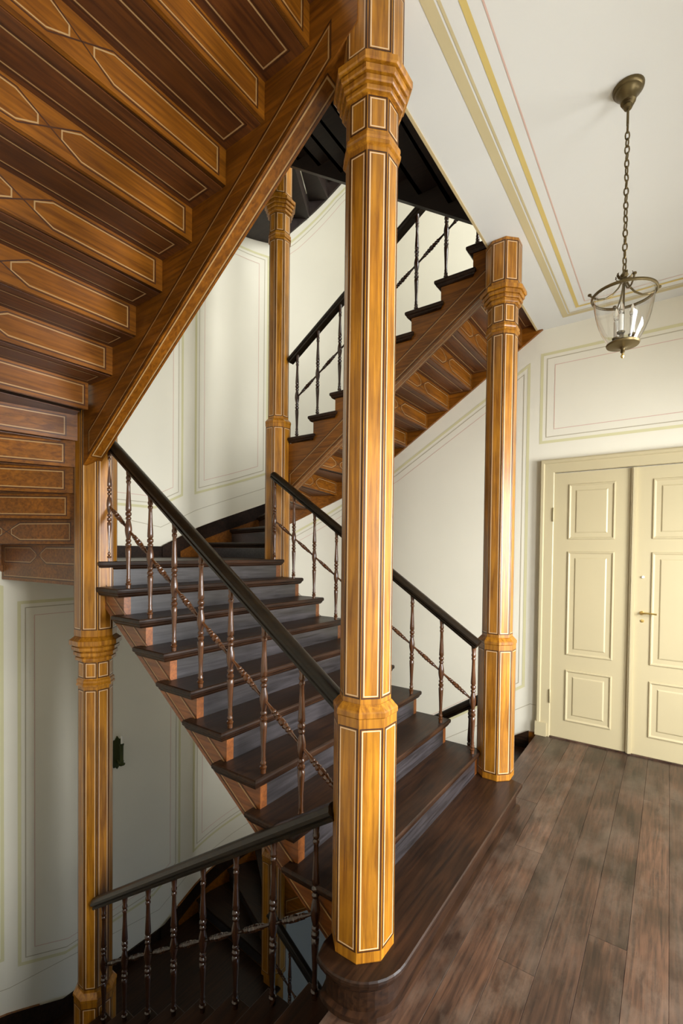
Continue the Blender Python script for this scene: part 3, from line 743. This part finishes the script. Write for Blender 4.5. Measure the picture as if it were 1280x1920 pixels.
while z > 3.045:
    if link is None:
        mb = MB(); n = 12; k = 5; vs = []; fs = []
        for i in range(n):
            a = 2*PI*i/n; c = Vector((.0085*math.cos(a), 0, .019*math.sin(a))); dn = Vector((math.cos(a), 0, math.sin(a))).normalized()
            for j in range(k):
                b2 = 2*PI*j/k; vs.append(tuple(c + dn*.0034*math.cos(b2) + Vector((0, .0034*math.sin(b2), 0))))
        for i in range(n):
            for j in range(k): fs.append((i*k+j, ((i+1) % n)*k+j, ((i+1) % n)*k+(j+1) % k, i*k+(j+1) % k))
        mb.add([(a+LX, b2+LY, c+z) for a, b2, c in vs], fs)
        link = mb.build('chain_link', M['bronze'], ln, smooth=True, loc=(LX, LY, z)); lk = link
    else:
        lk = link.copy(); COL.objects.link(lk); lk.location = Vector((LX, LY, z)) - ln.location
    lk.rotation_euler = (random.uniform(-.08, .08), 0, (nl % 2)*PI/2 + .5 + random.uniform(-.3, .3)); nl += 1
    z -= .0315
MB().lathe([(2.985, .012), (2.99, .020), (3.0, .014), (3.01, .011), (3.02, .018), (3.03, .010), (3.045, .005)], 12, (LX, LY, 0)).build('crown_hub', M['bronze'], ln, smooth=True)
for i in range(6):      # little leaves of the crown
    a = i*PI/3+.3; p = [(LX+math.cos(a)*r, LY+math.sin(a)*r, z_) for r, z_ in ((.012, 3.0), (.026, 3.002), (.036, 3.014), (.034, 3.024))]
    MB().sweep([(-.006, -.0012), (.006, -.0012), (.006, .0012), (-.006, .0012)], p).build('leaf', M['bronze'], ln)
zr0 = 2.930; rr0 = .130
n = 40; k = 8; vs = []; fs = []
for i in range(n):
    a = 2*PI*i/n
    for j in range(k):
        b2 = 2*PI*j/k; r = rr0+.0055*math.cos(b2); vs.append((LX+r*math.cos(a), LY+r*math.sin(a), zr0+.0075*math.sin(b2)))
for i in range(n):
    for j in range(k): fs.append((i*k+j, ((i+1) % n)*k+j, ((i+1) % n)*k+(j+1) % k, i*k+(j+1) % k))
MB().add(vs, fs).build('rim_ring', M['bronze'], ln, smooth=True)
for i in range(4):
    a = i*PI/2+.35; ca, sa = math.cos(a), math.sin(a)
    p = [(LX+ca*r, LY+sa*r, z_) for r, z_ in ((.008, 2.995), (.022, 2.965), (.045, 2.938), (.075, 2.922), (.105, 2.922), (.128, 2.932), (.142, 2.945))]
    MB().tube(p, .0042, 6).build('curved_arm', M['bronze'], ln, smooth=True)
    MB().lathe([(-.006, .004), (-.003, .008), (.003, .008), (.006, .004)], 8, (LX+ca*.143, LY+sa*.143, 2.947)).build('knob', M['bronze'], ln, smooth=True)
MB().lathe([(2.70, .0045), (2.99, .0045)], 8, (LX, LY, 0)).build('centre_rod', M['bronze'], ln, smooth=True)
gp = [(2.708, .060), (2.73, .072), (2.76, .088), (2.80, .103), (2.84, .113), (2.88, .120), (2.925, .124)]
n = 36; vs = []; fs = []
pr2 = gp + [(z_, r-.0018) for z_, r in gp[::-1]]
for z_, r in pr2: vs += [(LX+r*math.cos(2*PI*i/n), LY+r*math.sin(2*PI*i/n), z_) for i in range(n)]
for k in range(len(pr2)):
    k2 = (k+1) % len(pr2)
    fs += [(k*n+i, k*n+(i+1) % n, k2*n+(i+1) % n, k2*n+i) for i in range(n)]
MB().add(vs, fs).build('glass_bowl', M['glass'], ln, smooth=True)
MB().lathe([(2.662, .004), (2.668, .010), (2.678, .007), (2.685, .011), (2.690, .022), (2.694, .045), (2.698, .066), (2.706, .069), (2.710, .064), (2.712, .03), (2.722, .022), (2.726, .010)], 32, (LX, LY, 0)).build('bottom_plate', M['bronze'], ln, smooth=True)
MB().lathe([(2.640, .003), (2.645, .007), (2.652, .008), (2.658, .004), (2.663, .004)], 12, (LX, LY, 0)).build('finial', M['brass'], ln, smooth=True)
for i in range(3):
    a = i*2*PI/3+.9; cx, cy = LX+.038*math.cos(a), LY+.038*math.sin(a)
    hd = MB().lathe([(2.715, .005), (2.735, .006), (2.742, .016), (2.748, .017), (2.752, .010)], 14, (cx, cy, 0)).build('candle_holder', M['bronze'], ln, smooth=True)
    MB().lathe([(2.752, .0105), (2.825, .0105), (2.828, .006)], 14, (cx, cy, 0)).build('candle_tube', M['candle'], ln, smooth=True)
    MB().lathe([(2.828, .006), (2.838, .011), (2.852, .0125), (2.870, .008), (2.885, .002)], 14, (cx, cy, 0)).build('bulb', M['glass'], ln, smooth=True)

# ------------------------------------------------------------------ wall sconce below the left of the flight
SX = .865
sc = thing('wall_sconce', 'dark green-bronze candle sconce on the wall, right behind the left column', 'lamp', (SX, YB, -.30))
pl = [(0, -.16), (.02, -.135), (.035, -.14), (.045, -.11), (.040, .08), (.055, .10), (.045, .13), (.02, .135), (0, .17)]
pl = pl + [(-u, v) for u, v in pl[::-1][1:-1]]
MB().prism([(SX+u, YB-.002, -.29+v) for u, v in pl], [(SX+u, YB-.014, -.29+v) for u, v in pl]).build('back_plate', M['verd'], sc)
MB().tube([(SX, YB-.014, -.36), (SX+.0, YB-.05, -.40), (SX, YB-.085, -.395), (SX, YB-.095, -.37)], .008, 8).build('arm', M['verd'], sc, smooth=True)
MB().lathe([(-.385, .030), (-.375, .032), (-.37, .022), (-.36, .018), (-.345, .020), (-.34, .016), (-.20, .016), (-.19, .020), (-.18, .020), (-.175, .012)], 14, (SX, YB-.095, 0)).build('candle_holder', M['verd'], sc, smooth=True)
MB().lathe([(-.176, .010), (-.10, .010), (-.098, .004)], 12, (SX, YB-.095, 0)).build('candle_tube', M['candle'], sc, smooth=True)
